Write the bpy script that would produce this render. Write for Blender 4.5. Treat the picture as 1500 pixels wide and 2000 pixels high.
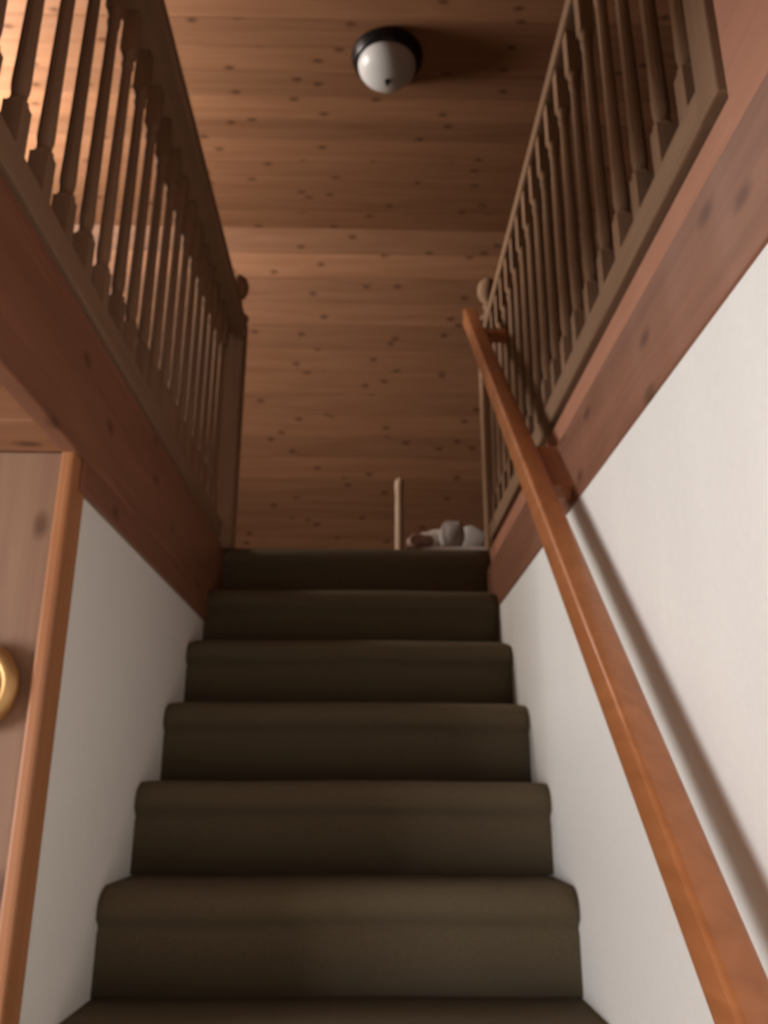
import bpy, bmesh, math, random
from mathutils import Matrix, Vector

random.seed(7)
for o in list(bpy.data.objects):
    bpy.data.objects.remove(o, do_unlink=True)
SC = bpy.context.scene
COL = SC.collection

# ------------------------------------------------------------------ camera (eye = origin, +Y up the stairs)
cam_d = bpy.data.cameras.new('camera')
cam = bpy.data.objects.new('camera', cam_d)
COL.objects.link(cam)
cam_d.sensor_fit = 'VERTICAL'
cam_d.sensor_height = 36.0
cam_d.sensor_width = 27.0
cam_d.lens = 1629.8 / 2000 * 36.0
cam_d.clip_start = 0.02
_r = Vector((0.99976718, -0.02134397, 0.00316652))
_u = Vector((-0.00968669, -0.31282851, 0.94976023))
_f = Vector((0.01928108, 0.94956977, 0.31296243))
m = Matrix.Identity(4)
for i in range(3):
    m[i][0], m[i][1], m[i][2] = _r[i], _u[i], -_f[i]
cam.matrix_world = m
cam_d.dof.use_dof = True            # the photograph is softly out of focus throughout
cam_d.dof.focus_distance = 0.38
cam_d.dof.aperture_fstop = 13.5
SC.camera = cam

# ------------------------------------------------------------------ world, daylight, exposure
W = bpy.data.worlds.new('world')
SC.world = W
W.use_nodes = True
W.node_tree.nodes['Background'].inputs[0].default_value = (0.80, 0.88, 1.0, 1)
W.node_tree.nodes['Background'].inputs[1].default_value = 1.0

vs = SC.view_settings
vs.view_transform = 'Standard'
vs.look = 'None'
vs.gamma = 1.0
vs.use_curve_mapping = False
vs.exposure = 0.0


def window_light(name, loc, normal, sx, sz, power, col):
    """daylight falling in through a window opening"""
    d = bpy.data.lights.new(name, 'AREA')
    d.shape = 'RECTANGLE'
    d.size, d.size_y = sx, sz
    d.energy = power
    d.color = col
    o = bpy.data.objects.new(name, d)
    COL.objects.link(o)
    o.location = loc
    o.rotation_euler = Vector(normal).to_track_quat('-Z', 'Z').to_euler()
    return o


# windows: (Y centre, Z centre, width, height) in the west wall of the hall and of the room above
XW = -2.6         # west wall of the hall
XWU = -2.25       # west wall of the room above
WIN_HALL = (-0.55, -0.13, 1.7, 1.25)
YS = -2.6         # south wall
WIN_UP = (2.95, 2.60, 1.1, 0.75)
window_light('window_hall_offscreen', (XW - 0.125, WIN_HALL[0], WIN_HALL[1]), (1, 0, 0), WIN_HALL[2] - 0.1, WIN_HALL[3] - 0.1, 122, (0.97, 0.975, 1.0))
window_light('window_upstairs_offscreen', (XWU - 0.125, WIN_UP[0], WIN_UP[1]), (1, 0, 0), WIN_UP[2] - 0.1, WIN_UP[3] - 0.1, 140, (1.0, 0.93, 0.85))


# ------------------------------------------------------------------ materials


def new_mat(name):
    mt = bpy.data.materials.new(name)
    mt.use_nodes = True
    nt = mt.node_tree
    b = nt.nodes['Principled BSDF']
    return mt, nt, b


def N(nt, t, **k):
    n = nt.nodes.new(t)
    for a, v in k.items():
        setattr(n, a, v)
    return n


def wood(name, light, dark, axis='X', rough=0.5, knots=False, vary=0.25, coat=0.0, knot_col=(0.085, 0.030, 0.012), spec=0.4, grain=1.0):
    mt, nt, b = new_mat(name)
    L = nt.links.new
    tc = N(nt, 'ShaderNodeTexCoord')
    oi = N(nt, 'ShaderNodeObjectInfo')
    off = N(nt, 'ShaderNodeVectorMath', operation='SCALE')
    comb = N(nt, 'ShaderNodeCombineXYZ')
    for i in range(3):
        L(oi.outputs['Random'], comb.inputs[i])
    L(comb.outputs[0], off.inputs[0])
    off.inputs['Scale'].default_value = 57.0
    add = N(nt, 'ShaderNodeVectorMath', operation='ADD')
    L(tc.outputs['Object'], add.inputs[0])
    L(off.outputs[0], add.inputs[1])
    mp = N(nt, 'ShaderNodeMapping')
    s = {'X': (1.2, 22, 22), 'Y': (22, 1.2, 22), 'Z': (22, 22, 1.2)}[axis]
    mp.inputs['Scale'].default_value = tuple(v * grain for v in s)
    L(add.outputs[0], mp.inputs['Vector'])
    nz = N(nt, 'ShaderNodeTexNoise')
    nz.inputs['Scale'].default_value = 1.6
    nz.inputs['Detail'].default_value = 4
    nz.inputs['Distortion'].default_value = 0.6
    L(mp.outputs[0], nz.inputs['Vector'])
    rp = N(nt, 'ShaderNodeValToRGB')
    rp.color_ramp.elements[0].position = 0.3
    rp.color_ramp.elements[0].color = (*dark, 1)
    rp.color_ramp.elements[1].position = 0.72
    rp.color_ramp.elements[1].color = (*light, 1)
    L(nz.outputs['Fac'], rp.inputs[0])
    col = rp.outputs[0]
    if knots:
        mk = N(nt, 'ShaderNodeMapping')
        mk.inputs['Scale'].default_value = (3.2, 6.0, 1.0)
        sp = N(nt, 'ShaderNodeSeparateXYZ')
        L(add.outputs[0], sp.inputs[0])
        i, j, k = {'X': (0, 1, 2), 'Y': (1, 0, 2), 'Z': (2, 0, 1)}[axis]
        ac = N(nt, 'ShaderNodeMath', operation='ADD')
        L(sp.outputs[j], ac.inputs[0])
        L(sp.outputs[k], ac.inputs[1])
        cx = N(nt, 'ShaderNodeCombineXYZ')
        L(sp.outputs[i], cx.inputs[0])
        L(ac.outputs[0], cx.inputs[1])
        L(cx.outputs[0], mk.inputs['Vector'])
        vo = N(nt, 'ShaderNodeTexVoronoi', feature='F1', voronoi_dimensions='2D')
        vo.inputs['Scale'].default_value = 1.0
        L(mk.outputs[0], vo.inputs['Vector'])
        kr = N(nt, 'ShaderNodeMapRange')
        kr.inputs['From Min'].default_value = 0.03
        kr.inputs['From Max'].default_value = 0.11
        kr.inputs['To Min'].default_value = 0.75
        kr.inputs['To Max'].default_value = 0.0
        L(vo.outputs['Distance'], kr.inputs['Value'])
        mx = N(nt, 'ShaderNodeMixRGB')
        L(kr.outputs[0], mx.inputs[0])
        L(col, mx.inputs[1])
        mx.inputs[2].default_value = (*knot_col, 1)
        col = mx.outputs[0]
    if vary:
        hs = N(nt, 'ShaderNodeHueSaturation')
        vr = N(nt, 'ShaderNodeMapRange')
        vr.inputs['To Min'].default_value = 1 - vary
        vr.inputs['To Max'].default_value = 1 + vary
        L(oi.outputs['Random'], vr.inputs['Value'])
        L(vr.outputs[0], hs.inputs['Value'])
        L(col, hs.inputs['Color'])
        col = hs.outputs[0]
    L(col, b.inputs['Base Color'])
    b.inputs['Roughness'].default_value = rough
    b.inputs['Specular IOR Level'].default_value = spec
    b.inputs['Coat Weight'].default_value = coat
    b.inputs['Coat Roughness'].default_value = 0.18
    bp = N(nt, 'ShaderNodeBump')
    bp.inputs['Strength'].default_value = 0.08
    bp.inputs['Distance'].default_value = 0.002
    L(nz.outputs['Fac'], bp.inputs['Height'])
    L(bp.outputs[0], b.inputs['Normal'])
    return mt


def plain(name, c, rough=0.6, metal=0.0, bump=0.0, bscale=200, vary=0.0, spec=0.4):
    mt, nt, b = new_mat(name)
    L = nt.links.new
    b.inputs['Roughness'].default_value = rough
    b.inputs['Metallic'].default_value = metal
    b.inputs['Specular IOR Level'].default_value = spec
    tc = N(nt, 'ShaderNodeTexCoord')
    nz = N(nt, 'ShaderNodeTexNoise')
    nz.inputs['Scale'].default_value = bscale
    nz.inputs['Detail'].default_value = 3
    L(tc.outputs['Object'], nz.inputs['Vector'])
    rp = N(nt, 'ShaderNodeValToRGB')
    rp.color_ramp.elements[0].position = 0.25
    rp.color_ramp.elements[1].position = 0.75
    rp.color_ramp.elements[0].color = (*[x * (1 - vary) for x in c], 1)
    rp.color_ramp.elements[1].color = (*[min(1, x * (1 + vary)) for x in c], 1)
    L(nz.outputs['Fac'], rp.inputs[0])
    L(rp.outputs[0], b.inputs['Base Color'])
    if bump:
        bp = N(nt, 'ShaderNodeBump')
        bp.inputs['Strength'].default_value = bump
        bp.inputs['Distance'].default_value = 0.003
        L(nz.outputs['Fac'], bp.inputs['Height'])
        L(bp.outputs[0], b.inputs['Normal'])
    return mt


PINE_L, PINE_D = (0.39, 0.190, 0.100), (0.30, 0.135, 0.066)
M_CEIL = wood('pine_ceiling', PINE_L, PINE_D, 'X', 0.5, True, 0.16)
M_HALLC = wood('pine_hall_ceiling', PINE_L, PINE_D, 'X', 0.5, True, 0.08)
M_PANEL = wood('pine_panel', (0.29, 0.170, 0.105), (0.22, 0.120, 0.073), 'Z', 0.5, True, 0.14)
M_TRIMZ = wood('corner_trim_wood', (0.50, 0.22, 0.095), (0.40, 0.16, 0.065), 'Z', 0.4, False, 0.0, 0.3)
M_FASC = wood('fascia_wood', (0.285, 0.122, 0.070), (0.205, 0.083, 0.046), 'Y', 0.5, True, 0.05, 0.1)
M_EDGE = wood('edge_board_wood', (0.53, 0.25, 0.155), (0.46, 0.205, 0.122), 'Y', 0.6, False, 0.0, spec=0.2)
M_RAILW = wood('railing_wood', (0.36, 0.225, 0.140), (0.29, 0.175, 0.108), 'Z', 0.8, False, 0.10, 0.0, spec=0.03)
M_POSTW = wood('newel_wood', (0.36, 0.225, 0.140), (0.29, 0.175, 0.108), 'Z', 0.8, False, 0.05, 0.0, spec=0.05)
M_RAILY = wood('railing_wood_long', (0.36, 0.225, 0.140), (0.29, 0.175, 0.108), 'Y', 0.8, False, 0.05, 0.0, spec=0.05)
M_HAND = wood('varnished_handrail', (0.48, 0.178, 0.064), (0.37, 0.128, 0.043), 'Y', 0.4, False, 0.0, 0.3)
M_DRY = plain('painted_drywall', (0.88, 0.86, 0.81), 0.75, 0, 0.06, 60, 0.02, 0.25)
M_CARP = plain('brown_carpet', (0.122, 0.092, 0.055), 0.95, 0, 0.9, 420, 0.30, 0.1)
M_CARP.node_tree.nodes['Principled BSDF'].inputs['Sheen Weight'].default_value = 0.12
M_CARP.node_tree.nodes['Principled BSDF'].inputs['Sheen Roughness'].default_value = 0.5
M_CARP.node_tree.nodes['Principled BSDF'].inputs['Sheen Tint'].default_value = (0.75, 0.62, 0.45, 1)
M_FLOOR = plain('beige_hall_carpet', (0.66, 0.58, 0.47), 0.95, 0, 0.5, 300, 0.1, 0.1)
M_BRZ = plain('dark_bronze', (0.035, 0.030, 0.030), 0.32, 0.8, 0, 50, 0.1)
M_DOME = plain('frosted_glass', (0.62, 0.60, 0.585), 0.35, 0, 0, 20, 0.03, 0.5)
M_BRASS = plain('brass', (0.50, 0.30, 0.12), 0.42, 0.7, 0, 60, 0.08)
M_DIAL = plain('dial_brown', (0.22, 0.115, 0.05), 0.4, 0, 0, 30, 0.15)
M_POST = wood('pale_bed_wood', (0.50, 0.34, 0.22), (0.42, 0.27, 0.17), 'Z', 0.5)
M_LINEN = plain('bed_linen', (0.52, 0.47, 0.43), 0.9, 0, 0.3, 90, 0.06)
M_PINK = plain('pink_pillow_cloth', (0.50, 0.34, 0.30), 0.9, 0, 0.3, 90, 0.06)
M_QUILT = plain('quilt_cloth', (0.42, 0.34, 0.29), 0.9, 0, 0.3, 60, 0.25)
M_BACK = plain('dark_board_backing', (0.06, 0.028, 0.016), 0.9)
M_WHITE = plain('window_paint', (0.8, 0.8, 0.78), 0.5)
M_SLAB = plain('joist_underside', (0.25, 0.13, 0.08), 0.8)


def glass():
    mt, nt, b = new_mat('window_glass')
    L = nt.links.new
    out = nt.nodes['Material Output']
    tr = N(nt, 'ShaderNodeBsdfTransparent')
    gl = N(nt, 'ShaderNodeBsdfGlossy')
    gl.inputs['Roughness'].default_value = 0.02
    mx = N(nt, 'ShaderNodeMixShader')
    mx.inputs[0].default_value = 0.06
    L(tr.outputs[0], mx.inputs[1])
    L(gl.outputs[0], mx.inputs[2])
    L(mx.outputs[0], out.inputs[0])
    return mt


M_GLASS = glass()

# ------------------------------------------------------------------ mesh helpers


def obj(name, me, mat, parent=None, loc=None):
    o = bpy.data.objects.new(name, me)
    COL.objects.link(o)
    if mat is not None and not me.materials:
        me.materials.append(mat)
    if parent is not None:
        o.parent = parent
    if loc is not None:
        o.location = loc
    return o


def tag(o, label, cat, group=None):
    o['label'] = label
    o['category'] = cat
    if group:
        o['group'] = group
    return o


def empty(name, loc=(0, 0, 0)):
    o = bpy.data.objects.new(name, None)
    COL.objects.link(o)
    o.location = loc
    o.empty_display_size = 0.1
    return o


def from_bm(name, bm, smooth=False):
    me = bpy.data.meshes.new(name)
    bmesh.ops.recalc_face_normals(bm, faces=bm.faces[:])
    bm.to_mesh(me)
    bm.free()
    if smooth:
        for p in me.polygons:
            p.use_smooth = True
    return me


def add_box(bm, a, b):
    v = [bm.verts.new((x, y, z)) for x in (a[0], b[0]) for y in (a[1], b[1]) for z in (a[2], b[2])]
    for f in ((0, 1, 3, 2), (4, 6, 7, 5), (0, 4, 5, 1), (2, 3, 7, 6), (0, 2, 6, 4), (1, 5, 7, 3)):
        bm.faces.new([v[i] for i in f])
    return v


def box_me(name, a, b, bevel=0.0, seg=2):
    bm = bmesh.new()
    add_box(bm, a, b)
    if bevel:
        bmesh.ops.bevel(bm, geom=bm.edges[:], offset=bevel, segments=seg, affect='EDGES', profile=0.5)
    return from_bm(name, bm, smooth=False)


def centred_box(name, a, b, mat, parent=None, bevel=0.0, seg=2):
    """a box object with its origin at the box centre"""
    c = [(a[i] + b[i]) / 2 for i in range(3)]
    me = box_me(name, [a[i] - c[i] for i in range(3)], [b[i] - c[i] for i in range(3)], bevel, seg)
    return obj(name, me, mat, parent, c)


def struct(name, a, b, mat, bevel=0.0):
    o = centred_box(name, a, b, mat, None, bevel)
    o['kind'] = 'structure'
    return o


def lathe_bm(bm, prof, n=16, centre=(0, 0, 0)):
    rings = []
    for r, z in prof:
        rings.append([bm.verts.new((centre[0] + r * math.cos(2 * math.pi * i / n), centre[1] + r * math.sin(2 * math.pi * i / n), centre[2] + z)) for i in range(n)])
    for A, B in zip(rings, rings[1:]):
        for i in range(n):
            bm.faces.new((A[i], A[(i + 1) % n], B[(i + 1) % n], B[i]))
    bm.faces.new(list(reversed(rings[0])))
    bm.faces.new(rings[-1])


def lathe(name, prof, n=16):
    bm = bmesh.new()
    lathe_bm(bm, prof, n)
    me = from_bm(name, bm, True)
    return me


# ------------------------------------------------------------------ dimensions (metres, eye height = 0)
XL, XR = -0.5264, 0.4298              # drywall faces either side of the stairs
H, D = 0.200, 0.2124                  # rise and run
Y0, Z0 = 1.5896, -0.3868              # nosing of step 0
ZF = Z0 + 6 * H                       # upper floor level
YL = Y0 + 6 * D                       # landing nosing
ZG = Z0 - 6 * H                       # hall floor level
ZC = 3.10                             # upper ceiling
YB = 4.12                             # where the flat ceiling turns into the roof slope
SLOPE = math.atan(0.8)                # lean of the boarded roof slope from vertical
YE = YB + (ZC - ZF) * 0.8             # foot of the slope
ZHC = 0.570                           # hall ceiling
YP = 1.405                            # panelled wall face
XE = 4.2                              # east wall upstairs

# ------------------------------------------------------------------ the setting
fl = struct('floor', (XW, YS, ZG - 0.1), (XR + 0.1, YP + 0.1, ZG), M_FLOOR)
struct('floor_upstairs_west', (XW, YS, ZHC + 0.03), (XL - 0.012, YE + 0.1, ZF), M_CARP)
struct('floor_upstairs_east', (XR + 0.0445, YS, ZHC + 0.03), (XE, YE + 0.1, ZF), M_CARP)
struct('floor_landing', (XL - 0.012, YL + 0.03, ZF - 0.16), (XR + 0.04, YE + 0.1, ZF - 0.001), M_CARP)
struct('floor_upstairs_south', (XL - 0.02, YS, ZHC + 0.03), (XR + 0.012, 0.30, ZF - 0.001), M_HALLC)  # unseen slab, carried forward to narrow the stairwell against hall bounce

# drywall
struct('wall_left', (XL - 0.09, YP + 0.06, ZG), (XL, YL + 0.25, ZHC + 0.02), M_DRY)
struct('wall_right', (XR, YS, ZG), (XR + 0.10, YL + 0.25, 0.60), M_DRY)
struct('wall_south_upstairs', (XW - 0.1, YS - 0.1, ZHC + 0.1), (XE + 0.1, YS, ZC + 0.1), M_FASC)


def wall_with_window(name, wn, z0, z1, y0, y1, wname, at, mat, south=False):
    """wall with a framed two-pane window; built along Y and turned for the south wall"""
    yc, zc, ww, wh = wn
    bm = bmesh.new()
    a, b = yc - ww / 2, yc + ww / 2
    lo, hi = zc - wh / 2, zc + wh / 2

    def T(p):
        return (p[1], p[0], p[2]) if south else p
    for p, q in (((at - 0.14, y0, z0), (at, a, z1)), ((at - 0.14, b, z0), (at, y1, z1)),
                 ((at - 0.14, a, z0), (at, b, lo)), ((at - 0.14, a, hi), (at, b, z1))):
        add_box(bm, T(p), T(q))
    w = obj(name, from_bm(name, bm), mat)
    w['kind'] = 'structure'
    e = empty(wname, T((at - 0.07, yc, zc)))
    e['kind'] = 'structure'
    bm = bmesh.new()
    t = 0.05
    for p, q in (((-0.03, -ww / 2, -wh / 2), (0.03, -ww / 2 + t, wh / 2)), ((-0.03, ww / 2 - t, -wh / 2), (0.03, ww / 2, wh / 2)),
                 ((-0.03, -ww / 2, -wh / 2), (0.03, ww / 2, -wh / 2 + t)), ((-0.03, -ww / 2, wh / 2 - t), (0.03, ww / 2, wh / 2)),
                 ((-0.03, -0.02, -wh / 2), (0.03, 0.02, wh / 2))):
        add_box(bm, T(p), T(q))
    obj('window_frame', from_bm('window_frame', bm), M_WHITE, e)
    for s in (-1, 1):
        p = (-0.003, min(s * 0.02, s * (ww / 2 - t)), -wh / 2 + t)
        q = (0.003, max(s * 0.02, s * (ww / 2 - t)), wh / 2 - t)
        obj('pane', box_me('pane', T(p), T(q)), M_GLASS, e)


wall_with_window('wall_west_hall', WIN_HALL, ZG - 0.1, ZHC + 0.1, YS, YP + 0.1, 'window_1', XW, M_DRY)
wall_with_window('wall_west_upstairs', WIN_UP, ZF - 0.02, ZC + 0.1, YS, YE + 0.1, 'window_2', XWU, M_FASC)
struct('wall_south', (XW - 0.1, YS - 0.1, ZG - 0.1), (XE + 0.1, YS, ZHC + 0.1), M_DRY)


def boarded(name, backing_a, backing_b, mesh_size, places, mat, label=None, bevel=0.0018):
    """a backing slab with every board of the cladding as a child"""
    root = struct(name, backing_a, backing_b, M_BACK)
    me = box_me('board', [-s / 2 for s in mesh_size], [s / 2 for s in mesh_size], bevel, 1)
    me.materials.append(mat)
    for p in places:
        b = bpy.data.objects.new('board', me)
        COL.objects.link(b)
        b.parent = root
        b.location = Vector(p) - root.location
    return root


BW = 0.14
n = int((YB - YS) / BW)
cl = boarded('ceiling', (XWU - 0.1, YS, ZC + 0.012), (XE + 0.1, YB + 0.1, ZC + 0.08),
             (XE - XWU, BW - 0.0006, 0.02), [((XE + XWU) / 2, YB - BW / 2 - i * BW, ZC + 0.008) for i in range(n)], M_CEIL)
dn = Vector((0, math.sin(SLOPE), -math.cos(SLOPE)))
nrm = Vector((0, -math.cos(SLOPE), -math.sin(SLOPE)))
top = Vector(((XE + XWU) / 2, YB, ZC))
ln = (ZC - ZF) / math.cos(SLOPE)
n = int(ln / BW) + 1
wb = boarded('ceiling_slope', (XWU - 0.1, YB, ZF), (XE + 0.1, YB + 0.06, ZF + ln + 0.1),
             (XE - XWU, 0.02, BW - 0.0006), [], M_CEIL)
wb.rotation_euler = (SLOPE, 0, 0)
wb.location = top + dn * (ln / 2) - nrm * 0.042
bme = box_me('board', (-(XE - XWU) / 2, -0.01, -BW / 2 + 0.0003), ((XE - XWU) / 2, 0.01, BW / 2 - 0.0003), 0.0018, 1)
bme.materials.append(M_CEIL)
for i in range(n):
    b = bpy.data.objects.new('board', bme)
    COL.objects.link(b)
    b.parent = wb
    b.location = (0, -0.034, ln / 2 - BW / 2 - i * BW)
n = int((YP - YS) / BW)
boarded('ceiling_hall', (XW, YS, ZHC + 0.012), (XL + 0.01, YP, ZHC + 0.031),
        (XL + 0.01 - XW, BW - 0.002, 0.02), [((XL + 0.01 + XW) / 2, YP - BW / 2 - i * BW, ZHC + 0.010) for i in range(n)], M_HALLC)
n = int((XL - 0.03 - XW) / BW)
boarded('wall_panelled', (XW, YP + 0.012, ZG), (XL - 0.09, YP + 0.06, ZHC + 0.02),
        (BW - 0.002, 0.02, ZHC - ZG), [(XL - 0.014 - BW / 2 - i * BW, YP + 0.010, (ZHC + ZG) / 2) for i in range(n)], M_PANEL)
struct('wall_east_upstairs', (XE, YS, ZF - 0.2), (XE + 0.1, YE + 0.1, ZC + 0.1), M_FASC)
# wood wall above the near end of the stairwell, right side
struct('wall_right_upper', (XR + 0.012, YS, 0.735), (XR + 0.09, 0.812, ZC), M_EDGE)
struct('wall_stairwell_unseen', (XL - 0.012, 0.25, ZF - 0.002), (XR + 0.012, 0.30, ZC), M_FASC)  # unseen wall, brought this close to block hall light from the left rail
# fascia boards and edge boards round the opening
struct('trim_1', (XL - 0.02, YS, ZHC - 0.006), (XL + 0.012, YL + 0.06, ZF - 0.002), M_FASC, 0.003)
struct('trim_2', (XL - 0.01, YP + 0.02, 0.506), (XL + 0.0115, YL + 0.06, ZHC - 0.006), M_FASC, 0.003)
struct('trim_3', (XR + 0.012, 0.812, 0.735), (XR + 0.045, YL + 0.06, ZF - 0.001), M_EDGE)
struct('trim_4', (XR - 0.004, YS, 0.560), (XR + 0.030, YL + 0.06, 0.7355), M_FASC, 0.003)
# corner trim where the panelled wall meets the stair wall
struct('trim_5', (XL - 0.020, YP - 0.020, ZG), (XL + 0.004, YP + 0.062, ZHC), M_TRIMZ, 0.007)

# ------------------------------------------------------------------ carpeted stairs
stairs = empty('staircase', ((XL + XR) / 2, Y0 - 5 * D, ZG))
tag(stairs, 'straight carpeted staircase in dark brown pile rising between white walls', 'stairs')
PROF = [(D + 0.05, 0.0), (0.06, 0.0), (0.035, -0.001), (0.018, -0.005), (0.006, -0.014), (0.0, -0.028), (0.001, -0.044),
        (0.007, -0.058), (0.018, -0.067), (0.027, -0.075), (0.030, -0.09), (0.031, -H - 0.002), (D + 0.05, -H - 0.002)]


def step_mesh(last=False):
    bm = bmesh.new()
    hw = (XR - XL) / 2 - 0.0002
    xs = [-hw, -hw + 0.004, -hw + 0.010, -hw + 0.018, -hw + 0.028, -hw + 0.042]
    ks = [1.0, 0.72, 0.45, 0.22, 0.07, 0.0]
    st = list(zip(xs, ks)) + [(x, 0.0) for x in (-0.3, -0.15, 0.0, 0.15, 0.3)] + [(-x, k) for x, k in reversed(list(zip(xs, ks)))]
    rows = []
    for x, k in st:
        row = []
        wob = 0.0015 * math.sin(9 * x + 1.0)
        for y, z in PROF:
            yy, zz = y, z
            front = max(0.0, 1 - y / 0.06)
            if z > -0.08:
                zz = z - 0.020 * k * (0.25 + 0.75 * front) * (1 if z > -0.05 else 0.4)
                yy = y + 0.016 * k * front
            row.append(bm.verts.new((x, yy, zz + (wob if z > -0.1 else 0))))
        rows.append(row)
    for A, B in zip(rows, rows[1:]):
        for i in range(len(A)):
            j = (i + 1) % len(A)
            bm.faces.new((A[i], A[j], B[j], B[i]))
    bm.faces.new(rows[0])
    bm.faces.new(list(reversed(rows[-1])))
    return from_bm('step', bm, True)


sm = step_mesh()
sm.materials.append(M_CARP)
for k in range(-5, 7):
    s = bpy.data.objects.new('step', sm)
    COL.objects.link(s)
    s.parent = stairs
    s.location = Vector(((XL + XR) / 2, Y0 + k * D, Z0 + k * H)) - stairs.location

# ------------------------------------------------------------------ balustrades
ZBR0, ZBR1 = ZF + 0.040, 0.915        # bottom rail
ZHR0, ZHR1 = 1.690, 1.737             # handrail


def baluster_mesh():
    bm = bmesh.new()
    h = ZHR0 - ZBR1
    s = 0.0163
    add_box(bm, (-s, -s, -0.004), (s, s, 0.090))
    add_box(bm, (-s, -s, h - 0.115), (s, s, h + 0.004))
    prof = [(0.0175, 0.088), (0.0175, 0.094), (0.0130, 0.102), (0.0128, 0.110), (0.0150, 0.124), (0.0152, 0.140), (0.0143, 0.180),
            (0.0136, 0.26), (0.0130, 0.36), (0.0124, 0.480), (0.0118, h - 0.175), (0.0118, h - 0.160), (0.0145, h - 0.150),
            (0.0145, h - 0.142), (0.0118, h - 0.134), (0.0165, h - 0.121), (0.0170, h - 0.112)]
    lathe_bm(bm, prof, 10)
    me = from_bm('baluster', bm)
    for p in me.polygons:
        p.use_smooth = len(p.vertices) == 4 and abs(p.normal.z) < 0.95 and p.area < 0.0004
    me.materials.append(M_RAILW)
    return me


BALM = baluster_mesh()


def newel_mesh():
    bm = bmesh.new()
    s = 0.044
    b0 = ZF + 0.0003
    top = 1.76 - ZF
    add_box(bm, (-s, -s, b0 - ZF), (s, s, top))
    bmesh.ops.bevel(bm, geom=bm.edges[:], offset=0.005, segments=2, affect='EDGES')
    return from_bm('newel_post', bm)


def finial_mesh():
    t = 1.76 - ZF
    prof = [(0.044, t - 0.002), (0.050, t + 0.008), (0.050, t + 0.020), (0.034, t + 0.034), (0.018, t + 0.052), (0.016, t + 0.072), (0.024, t + 0.084),
            (0.018, t + 0.094), (0.020, t + 0.104), (0.036, t + 0.122), (0.044, t + 0.148), (0.044, t + 0.166), (0.036, t + 0.192), (0.020, t + 0.208), (0.006, t + 0.213)]
    return lathe('finial', prof, 18)


NEWM, FINM = newel_mesh(), finial_mesh()


def railing(label, xb, xbr, xhr, xn, yn, y_near, ys):
    """xb baluster line, xbr / xhr x-extent of bottom rail / handrail, xn,yn newel centre"""
    r = empty('balustrade', (xb, (y_near + yn) / 2, ZF))
    tag(r, label, 'railing')
    L0 = r.location

    def P(name, a, b, mat, bev):
        c = [(a[i] + b[i]) / 2 for i in range(3)]
        return obj(name, box_me(name, [a[i] - c[i] for i in range(3)], [b[i] - c[i] for i in range(3)], bev), mat, r, Vector(c) - L0)
    P('bottom_rail', (xbr[0], y_near + 0.058, ZBR0), (xbr[1], yn, ZBR1), M_RAILY, 0.004)
    P('handrail', (xhr[0], y_near + 0.01, ZHR0), (xhr[1], yn, ZHR1), M_RAILY, 0.010)
    # end post where the rail meets the wall
    P('end_post', (xbr[0] - 0.0005, y_near, ZBR0), (xbr[1], y_near + 0.060, ZHR0 + 0.004), M_POSTW, 0.003)
    for y in ys:
        b = bpy.data.objects.new('baluster', BALM)
        COL.objects.link(b)
        b.parent = r
        b.location = Vector((xb, y, ZBR1)) - L0
    nw = obj('newel_post', NEWM, M_POSTW, r, Vector((xn, yn, ZF)) - L0)
    obj('finial', FINM, M_POSTW, nw)
    return r


railing('wooden spindle balustrade on the window side, backlit and dark', -0.552, (-0.577, -0.530), (-0.585, -0.482), -0.534, 2.935, 0.80,
        [0.940 + 0.109 * i for i in range(18)])
railing('wooden spindle balustrade above the wall-mounted handrail', 0.469, (0.445, 0.492), (0.445, 0.505), 0.480, 2.935, 0.842,
        [0.962 + 0.1105 * i for i in range(18)])

# ------------------------------------------------------------------ wall handrail
hr = empty('wall_handrail', (XR, 1.6, ZG))
tag(hr, 'varnished reddish brown handrail sloping up along the white stair wall', 'handrail')
pa, pb = Vector((0.331, 0.30, -0.211 - (0.901 - 0.30) * 1.032)), Vector((0.331, 2.610, -0.211 + (2.625 - 0.901) * 1.032))
dirv = (pb - pa).normalized()
up = Vector((0, -dirv.z, dirv.y))
rightv = Vector((1, 0, 0))


def rounded_rect(w, h, rads):
    pts = []
    # corners: (0,0) inner bottom, (w,0), (w,h), (0,h)
    cs = [(0, 0, 180, rads[0]), (w, 0, 270, rads[1]), (w, h, 0, rads[2]), (0, h, 90, rads[3])]
    for cx, cy, a0, r in cs:
        ox = cx + (r if cx == 0 else -r)
        oy = cy + (r if cy == 0 else -r)
        for i in range(6):
            a = math.radians(a0 + 90 * i / 5)
            pts.append((ox + r * math.cos(a), oy + r * math.sin(a)))
    return pts


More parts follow.
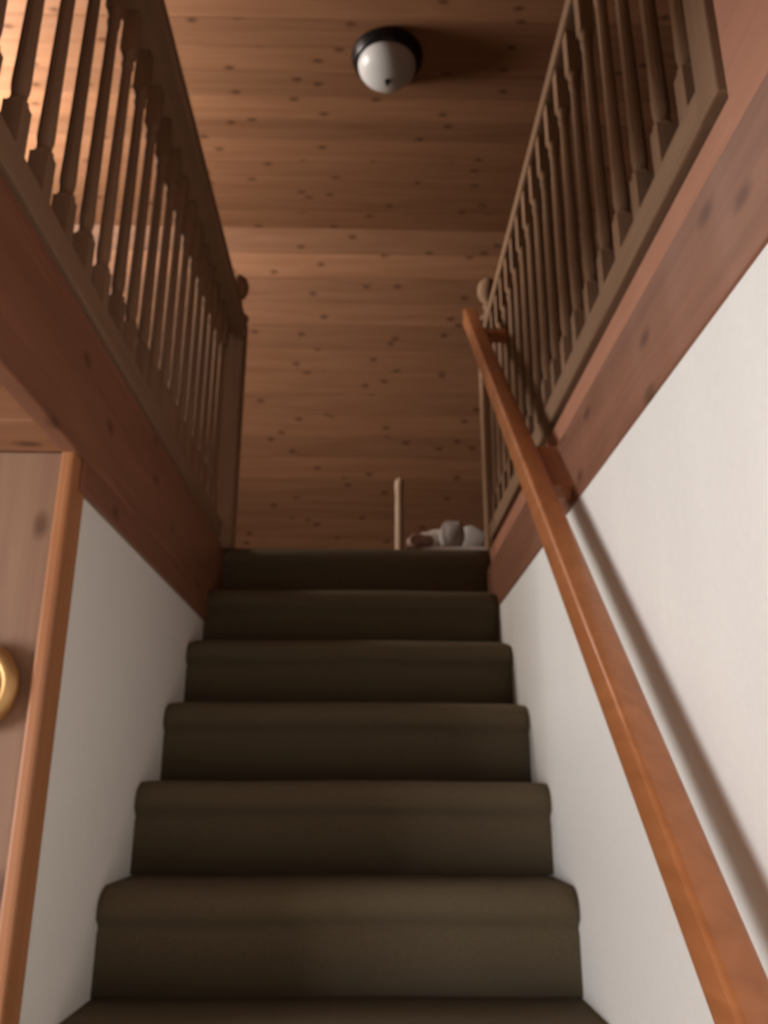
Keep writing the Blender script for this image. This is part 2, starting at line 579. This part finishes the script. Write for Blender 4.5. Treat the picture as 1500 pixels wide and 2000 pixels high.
sec = rounded_rect(0.047, 0.057, (0.006, 0.008, 0.010, 0.008))
bm = bmesh.new()
rows = []
for t in [i / 12 for i in range(13)]:
    c = pa.lerp(pb, t)
    rows.append([bm.verts.new(c + rightv * a + up * b) for a, b in sec])
for A, B in zip(rows, rows[1:]):
    for i in range(len(A)):
        j = (i + 1) % len(A)
        bm.faces.new((A[i], A[j], B[j], B[i]))
bm.faces.new(rows[0])
bm.faces.new(list(reversed(rows[-1])))
me = from_bm('rail', bm, False)
for p in me.polygons:
    p.use_smooth = len(p.vertices) == 4
o = obj('rail', me, M_HAND, hr)
o.location = -hr.location
for yy in (0.55, 1.72, 2.46):
    t = (yy - pa.y) / (pb.y - pa.y)
    c = pa.lerp(pb, t) + up * 0.022
    xend = XR + 0.001 if yy < 2 else 0.4535
    hl = 0.10 if 1 < yy < 2 else 0.03
    bmk = box_me('bracket', (0.038, -hl, -0.018), (xend - 0.331, hl, 0.018), 0.003, 1)
    b = obj('bracket', bmk, M_HAND, hr)
    b.matrix_parent_inverse = Matrix.Identity(4)
    b.location = c - hr.location
    b.rotation_euler = (math.atan2(dirv.z, dirv.y), 0, 0)

# ------------------------------------------------------------------ ceiling light
lt = empty('ceiling_light', (0.066, 2.90, ZC))
tag(lt, 'white glass dome ceiling light with dark bronze rim on pine ceiling', 'ceiling light')
obj('pan', lathe('pan', [(0.150, 0.0), (0.158, -0.008), (0.158, -0.020), (0.150, -0.030), (0.146, -0.046), (0.138, -0.054), (0.120, -0.056)], 40), M_BRZ, lt)
dp = [(0.129, -0.050)]
for i in range(1, 13):
    a = math.pi / 2 * i / 12
    dp.append((max(0.129 * math.cos(a), 0.004), -0.054 - 0.088 * math.sin(a)))
obj('dome', lathe('dome', dp, 40), M_DOME, lt)
obj('finial', lathe('finial', [(0.010, -0.138), (0.013, -0.145), (0.011, -0.152), (0.007, -0.158), (0.008, -0.163), (0.003, -0.168)], 14), M_BRZ, lt)

# ------------------------------------------------------------------ brass dial on the panelled wall
dl = empty('wall_dial', (-0.628, YP, 0.152))
tag(dl, 'round brass rimmed dial hanging on the panelled wood wall', 'wall dial')


def disc_part(name, prof, mat, n=32):
    me = lathe(name, prof, n)
    me.transform(Matrix.Rotation(math.radians(90), 4, 'X'))
    return obj(name, me, mat, dl)


disc_part('case', [(0.052, -0.004), (0.056, 0.006), (0.056, 0.020), (0.050, 0.024)], M_BRASS)
disc_part('rim', [(0.034, 0.020), (0.058, 0.020), (0.061, 0.028), (0.058, 0.038), (0.048, 0.044), (0.039, 0.040), (0.034, 0.028)], M_BRASS)
disc_part('face', [(0.040, 0.018), (0.040, 0.030), (0.010, 0.0305)], M_DIAL)
hand = obj('pointer', box_me('pointer', (-0.002, -0.034, -0.004), (0.002, -0.030, 0.030)), M_BRZ, dl)
dl.scale = (1.12, 1.0, 1.18)

# ------------------------------------------------------------------ low bed on the landing
bd = empty('bed', (0.80, 3.88, ZF))
tag(bd, 'low wooden bed with slim pale corner posts on the upstairs landing', 'bed')
BX0, BX1, BY0, BY1 = 0.143, 1.95, 3.60, 4.16


def BP(name, a, b, mat, bev=0.006, seg=2):
    c = Vector([(a[i] + b[i]) / 2 for i in range(3)])
    return obj(name, box_me(name, [a[i] - c[i] for i in range(3)], [b[i] - c[i] for i in range(3)], bev, seg), mat, bd, c - bd.location)


post = lathe('post', [(0.017, 0.0), (0.020, 0.02), (0.021, 0.20), (0.020, 0.40), (0.018, 0.44), (0.021, 0.47), (0.023, 0.50), (0.019, 0.525), (0.008, 0.537)], 14)
post.materials.append(M_POST)
for x in (BX0, BX1):
    centred_box('leg', (x - 0.02 - bd.location.x, BY1 - 0.02 - bd.location.y, 0.0), (x + 0.02 - bd.location.x, BY1 + 0.02 - bd.location.y, 0.155), M_POST, bd, 0.004)
    for y in (BY0,):
        o = bpy.data.objects.new('post', post)
        COL.objects.link(o)
        o.parent = bd
        o.location = Vector((x, y, ZF)) - bd.location
BP('side_rail', (BX0, BY0 - 0.012, ZF + 0.07), (BX1, BY0 + 0.012, ZF + 0.15), M_RAILW)
BP('side_rail', (BX0, BY1 - 0.012, ZF + 0.07), (BX1, BY1 + 0.012, ZF + 0.15), M_RAILW)
BP('end_rail', (BX0 - 0.012, BY0, ZF + 0.07), (BX0 + 0.012, BY1, ZF + 0.15), M_RAILW)
BP('end_rail', (BX1 - 0.012, BY0, ZF + 0.07), (BX1 + 0.012, BY1, ZF + 0.15), M_RAILW)
BP('mattress', (BX0 + 0.013, BY0 + 0.013, ZF + 0.09), (BX1 - 0.013, BY1 - 0.013, ZF + 0.225), M_QUILT, 0.03, 3)


def pillow(label, loc, size, rot, mat, cat='pillow'):
    bm = bmesh.new()
    bmesh.ops.create_uvsphere(bm, u_segments=28, v_segments=16, radius=1.0)
    rnd = random.Random(label)
    ph = [rnd.uniform(0, 6) for _ in range(4)]
    for v in bm.verts:
        x, y, z = v.co
        # squarish cushion with soft creases
        sx = math.copysign(abs(x) ** 0.7, x)
        sy = math.copysign(abs(y) ** 0.7, y)
        w = 0.10 * math.sin(5 * x + ph[0]) * math.cos(4 * y + ph[1]) + 0.05 * math.sin(9 * x + 7 * y + ph[2])
        v.co = Vector((sx * size[0], sy * size[1], (z + w * (z > -0.2)) * size[2]))
    o = obj('pillow', from_bm('pillow', bm, True), mat, None, loc)
    o.rotation_euler = rot
    R3 = o.rotation_euler.to_matrix()
    o.location.z = ZM + 0.0002 - min((R3 @ v.co).z for v in o.data.vertices)     # rests on the mattress
    tag(o, label, cat, 'cushions heaped on the landing bed')
    return o


ZM = ZF + 0.225
pillow('small pink cushion lying next to the pale bed post', (0.243, 3.67, ZM + 0.022), (0.062, 0.055, 0.030), (0, 0, 0.1), M_PINK)
pillow('low grey-brown cushion between the pink cushion and the rounded white pillow', (0.318, 3.865, ZM + 0.042), (0.085, 0.075, 0.066), (0, -0.35, 0.0), M_QUILT)
pillow('rounded white pillow standing highest in the heap on the bed', (0.390, 3.695, ZM + 0.062), (0.055, 0.065, 0.068), (0, -0.1, 0.2), M_LINEN)
pillow('off-white cushion sloping down towards the balustrade newel post', (0.512, 3.870, ZM + 0.052), (0.092, 0.075, 0.074), (0, 0.35, 0.0), M_LINEN)
